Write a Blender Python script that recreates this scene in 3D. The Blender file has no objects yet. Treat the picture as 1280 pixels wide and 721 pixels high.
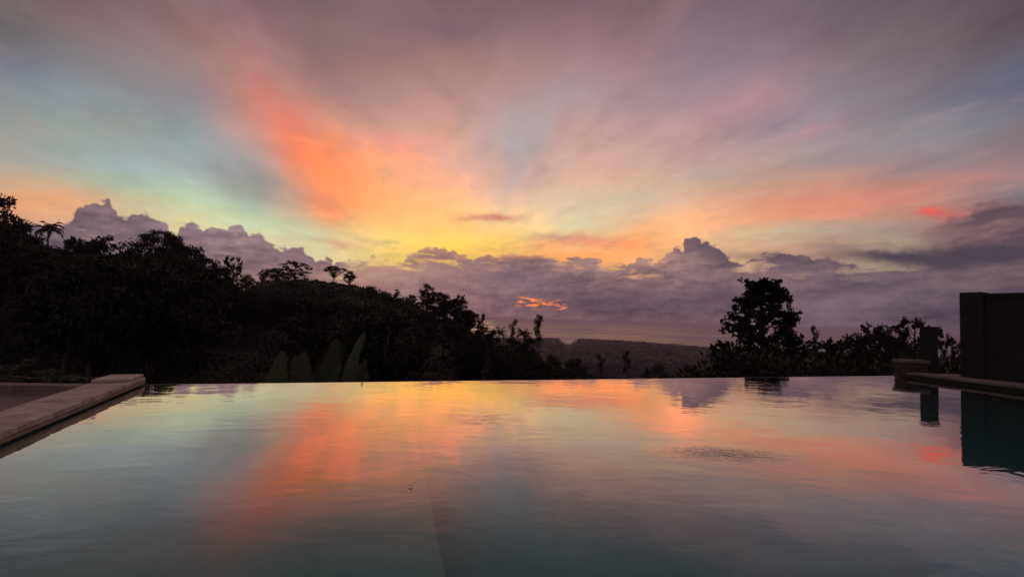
import bpy, bmesh, math, random
import numpy as np
from mathutils import Vector, Matrix, noise as mnoise
random.seed(11)
rng = np.random.default_rng(11)
sc = bpy.context.scene
COL = sc.collection
R = math.radians
F, CX, CY, CAMZ = 569.0, 640.0, 373.0, 0.85      # focal length in photo pixels, optical axis column and row, eye height over the water
PITCH, ROLL = math.atan(25/569.0), 0.03           # a hand-held frame: tipped up a little, turned a little

def lin(c):
    return tuple(((v/255)/12.92 if v/255 <= 0.04045 else ((v/255+0.055)/1.055)**2.4) for v in c)

# ------------------------------------------------------------------ camera
cam = bpy.data.cameras.new('camera'); co = bpy.data.objects.new('camera', cam); COL.objects.link(co)
fw_ = Vector((0, math.cos(PITCH), math.sin(PITCH))); up0 = Vector((0, -math.sin(PITCH), math.cos(PITCH))); rt0 = Vector((1, 0, 0))
rt_ = rt0*math.cos(ROLL)+up0*math.sin(ROLL); up_ = up0*math.cos(ROLL)-rt0*math.sin(ROLL)
co.rotation_euler = Matrix((rt_, up_, -fw_)).transposed().to_euler(); co.location = (0, 0, CAMZ)
cam.sensor_width = 36; cam.lens = 36*F/1280; cam.shift_y = (CY-360.5)/1280
def ray(px, py): return fw_*F + rt_*(px-CX) + up_*(CY-py)
def on_level(px, py, z): d = ray(px, py); return Vector((0, 0, CAMZ)) + d*((z-CAMZ)/d.z)      # where a sight line meets a level plane
def at_depth(px, py, Y): d = ray(px, py); return Vector((0, 0, CAMZ)) + d*(Y/d.y)
cam.clip_start = 0.05; cam.clip_end = 120000
sc.camera = co

# ------------------------------------------------------------------ node helpers
class NT:
    """small expression layer over a node tree"""
    def __init__(s, tree): s.t = tree; s.L = tree.links.new; tree.nodes.clear()
    def n(s, kind, **kw):
        nd = s.t.nodes.new(kind)
        for k, v in kw.items(): setattr(nd, k, v)
        return nd
    def put(s, sock, v):
        if hasattr(v, 'links'): s.L(v, sock)
        elif v is not None: sock.default_value = v
    def m(s, op, a, b=None, c=None, clamp=False):
        nd = s.n('ShaderNodeMath', operation=op, use_clamp=clamp)
        for i, v in enumerate((a, b, c)):
            if v is not None: s.put(nd.inputs[i], v)
        return nd.outputs[0]
    def add(s, a, b): return s.m('ADD', a, b)
    def sub(s, a, b): return s.m('SUBTRACT', a, b)
    def mul(s, a, b): return s.m('MULTIPLY', a, b)
    def vm(s, op, a, b=None, scale=None):
        nd = s.n('ShaderNodeVectorMath', operation=op)
        s.put(nd.inputs[0], a)
        if b is not None: s.put(nd.inputs[1], b)
        if scale is not None: s.put(nd.inputs['Scale'], scale)
        return nd.outputs['Value'] if op in ('LENGTH', 'DOT_PRODUCT') else nd.outputs[0]
    def mr(s, v, a, b, c=0.0, d=1.0, smooth=False):
        nd = s.n('ShaderNodeMapRange', clamp=True, interpolation_type='SMOOTHSTEP' if smooth else 'LINEAR')
        for i, x in enumerate((v, a, b, c, d)): s.put(nd.inputs[i], x)
        return nd.outputs[0]
    def xyz(s, v):
        nd = s.n('ShaderNodeSeparateXYZ'); s.L(v, nd.inputs[0]); return nd.outputs
    def vec(s, x, y, z):
        nd = s.n('ShaderNodeCombineXYZ')
        for i, v in enumerate((x, y, z)): s.put(nd.inputs[i], v)
        return nd.outputs[0]
    def noise(s, v, scale, detail=4, rough=0.55, dist=0.0, col=False):
        nd = s.n('ShaderNodeTexNoise'); s.put(nd.inputs['Vector'], v)
        for k, x in (('Scale', scale), ('Detail', detail), ('Roughness', rough), ('Distortion', dist)): s.put(nd.inputs[k], x)
        return nd.outputs['Color'] if col else nd.outputs[0]
    def vor(s, v, scale, smooth=0.6):
        nd = s.n('ShaderNodeTexVoronoi', feature='F1'); s.put(nd.inputs['Vector'], v)
        nd.inputs['Scale'].default_value = scale
        return nd.outputs['Distance']
    def mix(s, f, a, b, blend='MIX'):
        nd = s.n('ShaderNodeMix', data_type='RGBA', blend_type=blend)
        s.put(nd.inputs[0], f)
        for i, v in ((6, a), (7, b)):
            s.put(nd.inputs[i], v if hasattr(v, 'links') else (*v, 1))
        return nd.outputs[2]
    def ramp(s, f, stops, interp='LINEAR'):
        nd = s.n('ShaderNodeValToRGB'); s.put(nd.inputs[0], f)
        cr = nd.color_ramp; cr.interpolation = interp
        stops = sorted(stops)
        while len(cr.elements) < len(stops): cr.elements.new(0.5)
        for e, (p, c) in zip(cr.elements, stops): e.position = p
        for e, (p, c) in zip(cr.elements, stops): e.color = (*c, 1) if len(c) == 3 else c
        return nd.outputs[0]

# ------------------------------------------------------------------ sky (world): evening cloud field by compass direction and height
HI = {   # photo column -> (row, colour) read off the sky above the cloud bank
0: [(0,(105,98,95)),(40,(112,105,108)),(80,(120,125,140)),(120,(135,140,142)),(160,(150,155,150)),(200,(160,168,160)),(225,(192,166,138)),(250,(238,165,118)),(285,(205,150,120))],
80: [(0,(120,95,98)),(40,(125,110,112)),(80,(130,133,138)),(120,(133,148,155)),(160,(147,156,150)),(200,(162,172,165)),(225,(185,175,150)),(250,(238,170,122)),(280,(225,175,140))],
160: [(0,(128,103,108)),(40,(140,115,120)),(80,(140,130,132)),(120,(140,145,148)),(160,(146,152,148)),(200,(158,177,178)),(225,(174,188,170)),(245,(195,190,155)),(265,(210,192,150)),(290,(205,185,150))],
240: [(0,(130,105,110)),(40,(145,112,108)),(80,(155,128,125)),(120,(150,140,145)),(160,(150,160,162)),(200,(160,174,178)),(225,(178,198,184)),(250,(196,211,176)),(280,(218,208,155))],
320: [(0,(130,100,108)),(40,(145,110,115)),(80,(165,120,115)),(120,(198,130,118)),(160,(200,150,140)),(200,(175,170,168)),(225,(160,158,150)),(250,(176,190,170)),(280,(200,215,176)),(300,(218,208,160))],
400: [(0,(122,98,102)),(40,(135,108,108)),(80,(150,115,112)),(120,(175,132,128)),(160,(215,150,130)),(200,(252,152,106)),(225,(250,162,113)),(250,(252,162,110)),(270,(230,180,132)),(290,(207,207,160)),(310,(218,208,160))],
480: [(0,(135,105,110)),(40,(140,110,115)),(80,(160,122,118)),(120,(180,140,135)),(160,(207,155,140)),(180,(230,162,138)),(200,(255,170,125)),(225,(255,184,132)),(250,(255,192,128)),(270,(255,199,126)),(285,(255,208,130)),(300,(252,222,132)),(320,(238,200,120))],
560: [(0,(125,98,102)),(40,(135,105,112)),(80,(165,125,120)),(120,(190,145,140)),(160,(215,160,145)),(200,(236,175,153)),(225,(255,188,152)),(250,(255,194,140)),(270,(255,199,134)),(288,(255,207,122)),(303,(255,218,104)),(320,(250,206,100))],
640: [(0,(125,98,102)),(40,(140,112,118)),(80,(160,128,125)),(120,(172,145,145)),(160,(176,168,170)),(180,(178,172,172)),(200,(198,176,168)),(225,(222,180,166)),(250,(252,204,166)),(280,(252,216,152)),(300,(255,216,122)),(320,(240,176,105))],
720: [(0,(125,98,105)),(40,(145,112,118)),(80,(165,132,138)),(120,(178,155,160)),(160,(197,160,152)),(200,(212,170,156)),(225,(222,180,158)),(250,(226,200,170)),(280,(226,215,168)),(300,(236,205,152)),(320,(255,172,108))],
800: [(0,(122,98,102)),(40,(140,112,118)),(80,(160,128,132)),(120,(175,145,150)),(160,(192,155,155)),(200,(206,165,155)),(225,(220,180,155)),(250,(208,190,165)),(280,(250,190,142)),(300,(252,182,118)),(320,(252,182,118))],
880: [(0,(120,100,108)),(40,(135,115,128)),(80,(150,130,140)),(120,(170,145,152)),(160,(195,155,155)),(200,(195,160,155)),(225,(187,165,155)),(250,(240,180,143)),(280,(255,190,143)),(300,(242,190,143)),(320,(230,180,140))],
960: [(0,(118,98,108)),(40,(128,108,118)),(80,(150,128,138)),(120,(175,140,148)),(160,(166,146,154)),(200,(185,160,155)),(225,(196,160,145)),(250,(226,155,125)),(275,(242,165,123)),(290,(206,185,150)),(310,(212,170,138))],
1040: [(0,(108,95,103)),(40,(115,98,108)),(80,(130,112,120)),(120,(140,132,142)),(160,(158,140,148)),(200,(155,142,145)),(225,(195,145,130)),(250,(226,145,118)),(270,(226,150,122)),(285,(176,160,145)),(305,(178,145,128))],
1120: [(0,(102,88,98)),(40,(112,98,105)),(80,(120,108,115)),(120,(132,120,128)),(160,(140,135,142)),(200,(146,138,142)),(225,(190,135,125)),(250,(216,140,122)),(270,(190,140,125)),(285,(166,150,140)),(305,(176,158,135))],
1200: [(0,(95,78,88)),(40,(105,88,95)),(80,(110,98,105)),(120,(118,115,130)),(160,(130,132,142)),(200,(146,130,132)),(220,(195,136,130)),(242,(172,132,128)),(265,(175,120,112)),(290,(140,112,112))],
1280: [(0,(85,70,80)),(40,(88,75,82)),(80,(98,100,118)),(120,(108,110,128)),(160,(128,115,120)),(205,(152,126,130)),(220,(166,132,130)),(237,(130,124,130)),(260,(115,98,105))],
}
LO = {   # inside the cloud bank
0: [(280,(108,92,101)),(404,(105,86,92))],
160: [(250,(130,109,117)),(300,(122,102,110)),(404,(108,88,92))],
240: [(280,(145,123,130)),(320,(136,113,119)),(350,(135,105,108)),(404,(118,92,95))],
320: [(290,(150,126,130)),(325,(142,118,122)),(350,(152,119,117)),(404,(125,98,98))],
400: [(312,(146,118,122)),(330,(138,112,118)),(345,(160,126,122)),(360,(160,122,118)),(404,(135,104,102))],
480: [(318,(190,150,125)),(335,(176,136,124)),(350,(162,124,120)),(375,(142,110,110)),(404,(140,105,102))],
560: [(305,(176,132,115)),(330,(160,124,120)),(350,(148,116,117)),(375,(136,105,108)),(404,(142,106,102))],
640: [(318,(160,122,115)),(332,(138,112,117)),(352,(128,104,112)),(380,(114,90,99)),(393,(124,94,98)),(404,(155,116,108))],
720: [(318,(150,120,118)),(334,(148,118,118)),(352,(130,106,113)),(380,(107,85,96)),(394,(116,90,97)),(404,(142,107,105))],
800: [(322,(168,130,120)),(336,(148,117,116)),(352,(140,111,113)),(380,(106,85,96)),(404,(122,95,99))],
880: [(295,(122,98,104)),(322,(142,114,113)),(350,(120,98,106)),(380,(105,85,96)),(404,(110,87,94))],
960: [(318,(104,88,98)),(332,(112,94,103)),(350,(126,103,111)),(380,(110,90,100)),(404,(110,88,98))],
1040: [(318,(128,106,112)),(337,(126,105,111)),(360,(115,95,106)),(404,(114,97,108))],
1120: [(318,(100,86,94)),(342,(110,92,101)),(370,(108,91,102)),(404,(100,85,98))],
1200: [(305,(100,84,92)),(342,(113,94,102)),(370,(96,81,93)),(404,(95,80,92))],
1280: [(245,(100,82,92)),(290,(92,76,86)),(342,(108,89,96)),(375,(98,81,92)),(404,(92,77,88))],
}
TOP = [(0,283),(50,278),(84,272),(104,254),(136,247),(158,266),(180,263),(210,280),(222,290),(227,276),(255,279),(285,285),(300,278),(322,290),(350,306),(380,313),(420,328),(450,324),(505,324),(522,314),(545,306),(562,309),(580,322),(610,318),(700,319),(760,324),(829,326),(845,305),(852,307),(858,298),(866,294)]
TOP_B = [(866,294),(874,297),(883,298),(890,306),(899,308),(907,318),(930,320),(960,314),(1000,316),(1050,322),(1110,326),(1180,322),(1280,320)]
TOP_C = [(1100,340),(1140,302),(1170,278),(1195,262),(1220,248),(1250,241),(1290,240)]

def azel(px, py):
    u, v = (px-CX)/F, (CY-py)/F
    return math.atan(u), math.atan(v*math.cos(math.atan(u)))

world = bpy.data.worlds.new('World'); sc.world = world; world.use_nodes = True
W = NT(world.node_tree)
dirv = W.vm('NORMALIZE', W.n('ShaderNodeTexCoord').outputs['Generated'])
dx, dy, dz = [W.vm('DOT_PRODUCT', dirv, tuple(a)) for a in (rt_, fw_, up_)]      # the tables below are read in this tilted frame
az = W.m('ARCTAN2', dx, dy)
el = W.m('ARCSINE', dz)
# a high cloud sheet seen in perspective: streaks converge on the sunset point
zz = W.m('MAXIMUM', W.add(dz, 0.10), 0.05)
sheet = W.vec(W.m('DIVIDE', dx, zz), W.m('DIVIDE', dy, zz), 0.0)
rot = W.n('ShaderNodeVectorRotate', rotation_type='Z_AXIS'); W.L(sheet, rot.inputs['Vector']); rot.inputs['Angle'].default_value = R(-14)
stv = W.vm('MULTIPLY', rot.outputs[0], (1.0, 0.62, 1.0))
st1 = W.noise(stv, 1.7, 5, 0.55, 0.5, col=True)
st2 = W.noise(stv, 6.0, 4, 0.55, 0.3)
sx, sy, szz = W.xyz(st1)[:3]
wfade = W.mr(el, R(4), R(20), 0.3, 1.0)
waz = W.add(az, W.mul(W.mul(W.sub(sx, 0.5), 0.085), wfade))
wel = W.add(el, W.mul(W.mul(W.sub(sy, 0.5), 0.06), wfade))
wel = W.add(wel, W.mul(W.sub(st2, 0.5), 0.022))

def field(table, az_, el_, zenith, behind):
    cols = []
    for px, rows in sorted(table.items()):
        a = azel(px, 0)[0]
        cols.append((a, [((azel(px, y)[1]+0.1)/1.67, lin(c)) for y, c in rows] + [(0.64, zenith)]))
    z2 = tuple(0.8*v for v in zenith)
    bk = [(0.06, lin(behind[0])), (0.13, lin(behind[1])), (0.28, lin(behind[2])), (0.64, zenith)]
    cols = [(-math.pi, bk), (R(-100), bk)] + cols + [(R(100), bk), (math.pi, bk)]
    f = W.m('DIVIDE', W.add(el_, 0.1), 1.67)
    out = W.ramp(f, cols[0][1])
    for (a0, _), (a1, st) in zip(cols, cols[1:]):
        out = W.mix(W.mr(az_, a0, a1), out, W.ramp(f, st))
    return out
hi = field(HI, waz, wel, lin((112,94,102)), [(150,132,138),(145,132,140),(130,116,122)])
# physical twilight under the clouds
nish = W.n('ShaderNodeTexSky', sky_type='NISHITA', sun_disc=False, sun_elevation=R(1.0), sun_rotation=R(-3))
hi = W.mix(1.0, hi, W.vm('SCALE', nish.outputs[0], scale=0.0003), 'ADD')

# soft patches of lit and shaded cloud: centre, radii and tilt in photo pixels
yy = W.m('MAXIMUM', dy, 0.04)
gx = W.add(W.mul(W.m('DIVIDE', dx, yy), F), CX); gy = W.sub(CY, W.mul(W.m('DIVIDE', dz, yy), F))
wn = W.xyz(W.noise(dirv, 9.0, 5, 0.6, 0.4, col=True))
gx = W.add(gx, W.mul(W.sub(wn[0], 0.5), 70.0)); gy = W.add(gy, W.mul(W.sub(wn[1], 0.5), 38.0))
front = W.mr(dy, 0.1, 0.3)
def patch(base, x, y, rx, ry, ang, col, k, soft=0.25):
    c, s = math.cos(R(ang)), math.sin(R(ang))
    ax = W.sub(gx, float(x)); ay = W.sub(gy, float(y))
    p = W.m('DIVIDE', W.add(W.mul(ax, c), W.mul(ay, s)), float(rx)); q = W.m('DIVIDE', W.sub(W.mul(ay, c), W.mul(ax, s)), float(ry))
    d = W.add(W.mul(p, p), W.mul(q, q))
    g = W.mul(W.m('EXPONENT', W.mul(d, -1.1)), k)
    return W.mix(W.mul(g, front), base, lin(col))
for a in [(350,152,56,23,50,(240,130,106),.7),(380,185,62,34,44,(253,132,95),.88),(418,216,66,33,42,(255,160,98),.6),(412,254,38,22,46,(255,152,106),.8),(335,118,60,20,55,(205,125,112),.45),(495,205,60,22,20,(240,172,140),.45),
          (492,178,45,13,-4,(244,158,142),.6),(318,232,62,22,22,(158,152,146),.7),(940,128,60,17,-10,(188,146,150),.55),(1010,168,45,8,-14,(188,142,150),.5),
          (655,195,75,16,-62,(166,166,174),.45),(690,185,80,13,-66,(184,150,150),.4),(617,273,34,5,-2,(212,122,108),.85),(735,303,70,9,3,(248,142,108),.75),(705,297,40,4,4,(190,150,135),.6),
          (1163,267,17,5,-4,(252,96,76),.85),(1180,270,26,7,4,(205,104,94),.6),(1070,105,90,12,-18,(140,116,126),.4),(422,303,30,5,6,(214,150,130),.6),(470,298,30,4,10,(205,165,125),.5),
          (220,205,120,18,14,(160,166,164),.45),(1015,296,70,5,-4,(190,160,140),.5)]:
    hi = patch(hi, *a)
wz = W.noise(W.vm('ADD', W.vm('MULTIPLY', stv, (1.0, 0.8, 1.0)), W.vm('SCALE', W.noise(dirv, 7.0, 3, 0.5, 0, col=True), scale=0.16)), 2.6, 7, 0.58, 0.15)
wisp = W.mul(W.mul(W.mr(wz, 0.48, 0.72, 0, 0.26, smooth=True), W.mr(el, R(6), R(13))), W.mr(el, R(75), R(35)))
hi = W.mix(wisp, hi, lin((196,150,150)))
wsh = W.mul(W.mr(wz, 0.50, 0.30, 0, 0.24, smooth=True), W.mr(el, R(9), R(18)))
hi = W.mix(wsh, hi, lin((128,112,122)))
mot = W.noise(W.vm('MULTIPLY', dirv, (1.0, 1.0, 1.7)), 5.5, 6, 0.55, 0.7)
hi = W.mix(1.0, hi, W.vec(*[W.mul(W.mr(st2, 0.3, 0.7, 0.94, 1.06), W.mr(mot, 0.3, 0.7, k0, k1)) for k0, k1 in ((.91, 1.08), (.92, 1.07), (.95, 1.05))]), 'MULTIPLY')

# cumulus bank
def bil(scale, sm):
    v = W.vm('ADD', W.vm('MULTIPLY', dirv, (1, 1, 1.25)), W.vm('SCALE', W.vm('SUBTRACT', W.noise(dirv, scale*1.4, 3, 0.55, 0, col=True), (0.5, 0.5, 0.5)), scale=0.45/scale))
    return W.vor(v, scale, sm)
b1, b2, b3 = bil(20, 0.45), bil(46, 0.35), bil(110, 0.3)
A0, A1 = azel(0, 0)[0], azel(1280, 0)[0]
def profile(T):
    a, b = azel(T[0][0], 0)[0], azel(T[-1][0], 0)[0]
    return W.sub(W.xyz(W.ramp(W.mr(az, a, b), [((azel(x, 0)[0]-a)/(b-a), (azel(x, y)[1]+0.2,)*3) for x, y in T]))[0], 0.2)
kb = W.m('GREATER_THAN', az, azel(866, 0)[0])
topv = W.add(W.mul(profile(TOP), W.sub(1.0, kb)), W.mul(profile(TOP_B), kb))
flat = W.mr(W.m('ABSOLUTE', W.sub(az, azel(680, 0)[0])), azel(700, 0)[0]-azel(680, 0)[0], 0.16, 0.25, 1.0)     # the middle of the bank has a level, layered top
bill = W.add(W.add(W.mul(W.sub(0.42, b1), 0.020), W.mul(W.sub(0.42, b2), 0.016)), W.mul(W.sub(0.42, b3), 0.007))
depth = W.sub(W.add(topv, W.mul(bill, flat)), el)
soft = W.mr(W.noise(dirv, 7, 2), 0.35, 0.65, 0.0015, 0.006)
cum = W.mr(depth, W.mul(soft, -0.6), soft, smooth=True)
tear = W.noise(W.vm('MULTIPLY', dirv, (1, 1, 4.5)), 11.0, 5, 0.6, 0.35)                     # breaks between the upper layers of the bank
cum = W.mul(cum, W.sub(1.0, W.mul(W.mul(W.mr(tear, 0.52, 0.63, 0, 0.85, smooth=True), W.mr(depth, 0.040, 0.014)), W.mul(W.mr(az, azel(330, 0)[0], azel(470, 0)[0]), W.mr(W.m('ABSOLUTE', W.sub(az, azel(872, 0)[0])), 0.05, 0.09)))))
wlo = W.add(el, W.mul(W.sub(W.noise(W.vm('MULTIPLY', dirv, (1, 1, 3.0)), 12, 5, 0.6, 0.3), 0.5), 0.05))
lo = field(LO, W.add(az, W.mul(W.sub(b1, 0.4), 0.06)), wlo, lin((112,94,102)), [(140,124,132),(145,132,140),(130,116,122)])
band = W.noise(W.vm('MULTIPLY', dirv, (1, 1, 4.5)), 15, 6, 0.6, 0.4)
shade = W.add(W.mr(band, 0.3, 0.7, 0.78, 1.25), W.mul(W.sub(0.42, b2), 0.28))
shade = W.add(shade, W.mul(W.sub(0.4, b3), 0.14))
# relief: lobes of cloud catch light on the side turned to the glow above
rv = W.vm('MULTIPLY', dirv, (1.0, 1.0, 2.4)); wv = W.vm('ADD', rv, W.vm('SCALE', W.noise(dirv, 9.0, 2, 0.5, 0, col=True), scale=0.05))
rel = W.sub(W.noise(wv, 12.0, 6, 0.53), W.noise(W.vm('ADD', wv, tuple(up_*0.014-rt_*0.006)), 12.0, 6, 0.53))
shade = W.add(shade, W.mr(rel, -0.10, 0.10, -0.15, 0.22))
lo = W.mix(1.0, lo, W.vec(shade, W.mr(shade, 0.5, 1.5, 0.53, 1.46), W.mr(shade, 0.5, 1.5, 0.58, 1.40)), 'MULTIPLY')
# last light catching the holes and rims near the sunset
glow = W.mr(W.m('ABSOLUTE', W.sub(az, azel(590, 0)[0])), 0.0, 0.42, 1.0, 0.0, smooth=True)
rim = W.mul(W.mr(depth, 0.012, 0.0, 0.0, 0.45, smooth=True), glow)
puff = W.mr(W.noise(W.vm('MULTIPLY', dirv, (1, 1, 2.0)), 6.5, 4, 0.55, 0.3), 0.38, 0.64, 0.84, 1.14)
lo = W.mix(1.0, lo, W.vec(puff, W.mul(puff, 0.995), W.mr(puff, .8, 1.2, .83, 1.17)), 'MULTIPLY')
lo = W.mix(rim, lo, lin((240,172,112)))
hole = W.mul(W.mr(band, 0.56, 0.70, 0.0, 0.7, smooth=True), W.mul(W.mr(depth, 0.012, 0.035), W.mr(el, R(3.2), R(5.5))))
lo = W.mix(hole, lo, lin((196,152,132)))
for a in [(880,301,36,18,38,(102,85,96),.9),(908,320,44,16,28,(104,87,97),.8),(545,325,60,24,0,(172,128,118),.5),(470,335,60,20,0,(186,146,126),.5),(560,352,90,18,0,(146,114,116),.4),(900,378,90,13,0,(95,78,92),.5),(760,374,60,12,0,(98,80,92),.5),(560,380,70,12,0,(134,100,104),.4),(640,343,60,9,0,(122,98,108),.5),(740,333,40,6,0,(176,136,122),.4),(930,345,80,8,0,(150,120,118),.35)]:
    lo = patch(lo, *a)
pur = W.mix(1.0, W.mix(W.mr(rel, -0.06, 0.08), lin((92,75,85)), lin((128,100,104))), W.vec(*[W.mr(band, .3, .7, .9, 1.1)]*3), 'MULTIPLY')
depc = W.sub(W.add(profile(TOP_C), W.mul(bill, 1.1)), el)
cumc = W.mul(W.mr(depc, -0.005, 0.011, smooth=True), W.mr(az, azel(1120, 0)[0], azel(1225, 0)[0], 0.0, 0.92, smooth=True))
hi = W.mix(cumc, hi, pur)
sky = W.mix(cum, hi, lo)
for a in [(1165,292,70,8,-2,(150,112,112),.5),(1130,321,85,11,1,(76,64,78),.98),(1215,318,110,9,-2,(74,62,76),.95),(1190,323,70,10,0,(80,69,82),.95),(1262,316,60,9,-6,(76,66,80),.9),(1085,311,50,3,4,(196,170,150),.5),
          (960,322,70,8,3,(100,84,95),.6),(1060,309,40,4,3,(120,100,106),.6),(1090,362,70,20,0,(98,83,95),.4),(1040,386,90,16,-10,(122,103,113),.4),(1230,372,40,20,0,(86,73,88),.5),(1210,352,30,10,0,(125,105,106),.5)]:
    sky = patch(sky, *a)
# sun behind a torn gap
gap = W.noise(W.vm('MULTIPLY', dirv, (1, 1, 4)), 34, 4, 0.6, 0.6)
gapm = W.mr(gap, 0.46, 0.60, 0, 1, smooth=True)
def gapp(x, y, rx, ry):
    p = W.m('DIVIDE', W.sub(gx, float(x)), float(rx)); q = W.m('DIVIDE', W.sub(gy, float(y)), float(ry))
    return W.mr(W.add(W.mul(p, p), W.mul(q, q)), 1.3, 0.2, 0, 1, smooth=True)
sky = W.mix(W.mul(W.m('MAXIMUM', gapp(660, 377, 22, 9), gapp(688, 379, 15, 7)), W.mul(gapm, front)), sky, lin((255,140,84)))
# the brightest lit cloud is stronger than the picture can hold; its water image shows the deeper orange
r_, g_, b_ = W.xyz(sky)[:3]
sky = W.vec(W.mul(r_, W.mr(r_, 0.88, 1.0, 1.0, 1.4)), g_, W.mul(b_, W.mr(r_, 0.8, 1.0, 1.0, 0.92)))
bg = W.n('ShaderNodeBackground'); W.L(sky, bg.inputs[0]); bg.inputs[1].default_value = 1.0
wo = W.n('ShaderNodeOutputWorld'); W.L(bg.outputs[0], wo.inputs[0])
world.cycles.sampling_method = 'MANUAL'; world.cycles.sample_map_resolution = 512

vs = sc.view_settings
vs.view_transform = 'Standard'; vs.look = 'None'; vs.exposure = 0; vs.gamma = 1; vs.use_curve_mapping = False
sc.cycles.use_denoising = True

# ------------------------------------------------------------------ materials
def new_mat(name):
    m = bpy.data.materials.new(name); m.use_nodes = True
    return m, NT(m.node_tree)
def finish(t, shader, disp=None):
    o = t.n('ShaderNodeOutputMaterial'); t.L(shader, o.inputs[0])
def princ(t, col, rough, normal=None, spec=0.5):
    p = t.n('ShaderNodeBsdfPrincipled')
    t.put(p.inputs['Base Color'], col if hasattr(col, 'links') else (*col, 1))
    t.put(p.inputs['Roughness'], rough); p.inputs['Specular IOR Level'].default_value = spec
    if normal is not None: t.L(normal, p.inputs['Normal'])
    return p.outputs[0]
def bump(t, h, dist, strength=1.0):
    b = t.n('ShaderNodeBump'); t.L(h, b.inputs['Height']); b.inputs['Distance'].default_value = dist; b.inputs['Strength'].default_value = strength
    return b.outputs[0]
def objc(t): return t.n('ShaderNodeTexCoord').outputs['Object']
def leaf_mat(name, a, b, trans=0.25):
    m, t = new_mat(name)
    g = t.n('ShaderNodeNewGeometry').outputs['Random Per Island']
    oi = t.n('ShaderNodeObjectInfo').outputs['Random']
    c = t.mix(g, a, b)
    k = t.mr(oi, 0, 1, 0.75, 1.25)
    c = t.mix(1.0, c, t.vec(k, k, k), 'MULTIPLY')
    tr = t.n('ShaderNodeBsdfTranslucent'); t.L(c, tr.inputs[0])
    ms = t.n('ShaderNodeMixShader'); ms.inputs[0].default_value = trans
    t.L(princ(t, c, 0.55, spec=0.3), ms.inputs[1]); t.L(tr.outputs[0], ms.inputs[2])
    finish(t, ms.outputs[0]); return m
def rough_mat(name, a, b, scale, rough=0.8, bd=0.01, detail=6, spots=None):
    m, t = new_mat(name); p = objc(t)
    n1 = t.noise(p, scale, detail, 0.6); n2 = t.noise(p, scale*7, 5, 0.65)
    c = t.mix(t.mr(n1, 0.3, 0.7), a, b)
    if spots: c = t.mix(t.mr(n2, 0.56, 0.7, 0, 0.8), c, spots)
    finish(t, princ(t, c, rough, bump(t, t.add(n1, t.mul(n2, 0.5)), bd), 0.3)); return m

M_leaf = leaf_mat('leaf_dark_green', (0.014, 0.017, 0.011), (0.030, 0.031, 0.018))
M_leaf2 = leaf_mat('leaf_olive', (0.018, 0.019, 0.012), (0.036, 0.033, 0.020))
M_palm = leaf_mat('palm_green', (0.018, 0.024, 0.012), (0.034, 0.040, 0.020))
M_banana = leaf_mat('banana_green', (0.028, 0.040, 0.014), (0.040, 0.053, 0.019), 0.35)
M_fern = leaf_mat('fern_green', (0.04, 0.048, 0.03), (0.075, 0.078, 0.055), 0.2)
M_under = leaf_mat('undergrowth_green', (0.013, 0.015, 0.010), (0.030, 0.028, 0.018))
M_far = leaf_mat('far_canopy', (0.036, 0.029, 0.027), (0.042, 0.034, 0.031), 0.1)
M_bark = rough_mat('bark', (0.05, 0.04, 0.03), (0.10, 0.08, 0.06), 6, 0.9, 0.02)
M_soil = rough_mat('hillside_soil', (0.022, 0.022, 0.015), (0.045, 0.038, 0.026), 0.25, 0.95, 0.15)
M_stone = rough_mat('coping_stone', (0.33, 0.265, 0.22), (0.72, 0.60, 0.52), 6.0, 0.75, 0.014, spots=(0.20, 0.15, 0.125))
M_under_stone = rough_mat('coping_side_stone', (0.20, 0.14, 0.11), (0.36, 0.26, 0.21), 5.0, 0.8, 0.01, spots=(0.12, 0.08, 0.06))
M_deck = rough_mat('terrace_stone', (0.15, 0.115, 0.10), (0.27, 0.20, 0.175), 2.0, 0.85, 0.01, spots=(0.10, 0.075, 0.065))
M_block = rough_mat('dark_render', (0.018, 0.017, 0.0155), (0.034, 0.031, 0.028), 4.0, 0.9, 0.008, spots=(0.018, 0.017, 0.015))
M_pier = rough_mat('pier_stone', (0.04, 0.034, 0.029), (0.085, 0.07, 0.06), 9.0, 0.9, 0.02, spots=(0.035, 0.028, 0.025))
M_cap = rough_mat('weathered_cap_stone', (0.13, 0.108, 0.09), (0.24, 0.20, 0.172), 5.0, 0.85, 0.01, spots=(0.13, 0.10, 0.085))
M_pool = rough_mat('pool_plaster', (0.10, 0.35, 0.37), (0.14, 0.42, 0.44), 1.2, 0.6, 0.003)
M_pool2 = rough_mat('pool_ledge_plaster', (0.27, 0.42, 0.40), (0.34, 0.50, 0.47), 1.2, 0.6, 0.003)
M_weir = rough_mat('weir_stone', (0.16, 0.17, 0.15), (0.30, 0.31, 0.27), 4.0, 0.6, 0.005)

# pool water: clear, faintly rippled, mirror-like towards the horizon
M_water, t = new_mat('pool_water')
P = objc(t); px_, py_, pz_ = t.xyz(P)[:3]
rip = t.noise(t.vec(t.mul(px_, 0.55), py_, 0.0), 2.6, 3, 0.5, 0.6)
rip2 = t.noise(t.vec(t.mul(px_, 0.6), py_, 3.0), 11.0, 3, 0.5, 0.4)
patchy = t.mr(t.noise(P, 0.45, 2), 0.38, 0.66, 0.15, 1.0)
h = t.add(t.mul(rip, 0.0026), t.mul(t.mul(rip2, patchy), 0.0011))
def ring(x, y, r, amp, freq):
    d = t.vm('LENGTH', t.vm('SUBTRACT', P, (x, y, 0.0)))
    e = t.m('EXPONENT', t.mul(t.mul(d, d), -1.0/(r*r)))
    return t.mul(t.mul(t.m('SINE', t.mul(d, freq)), e), amp)
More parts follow.
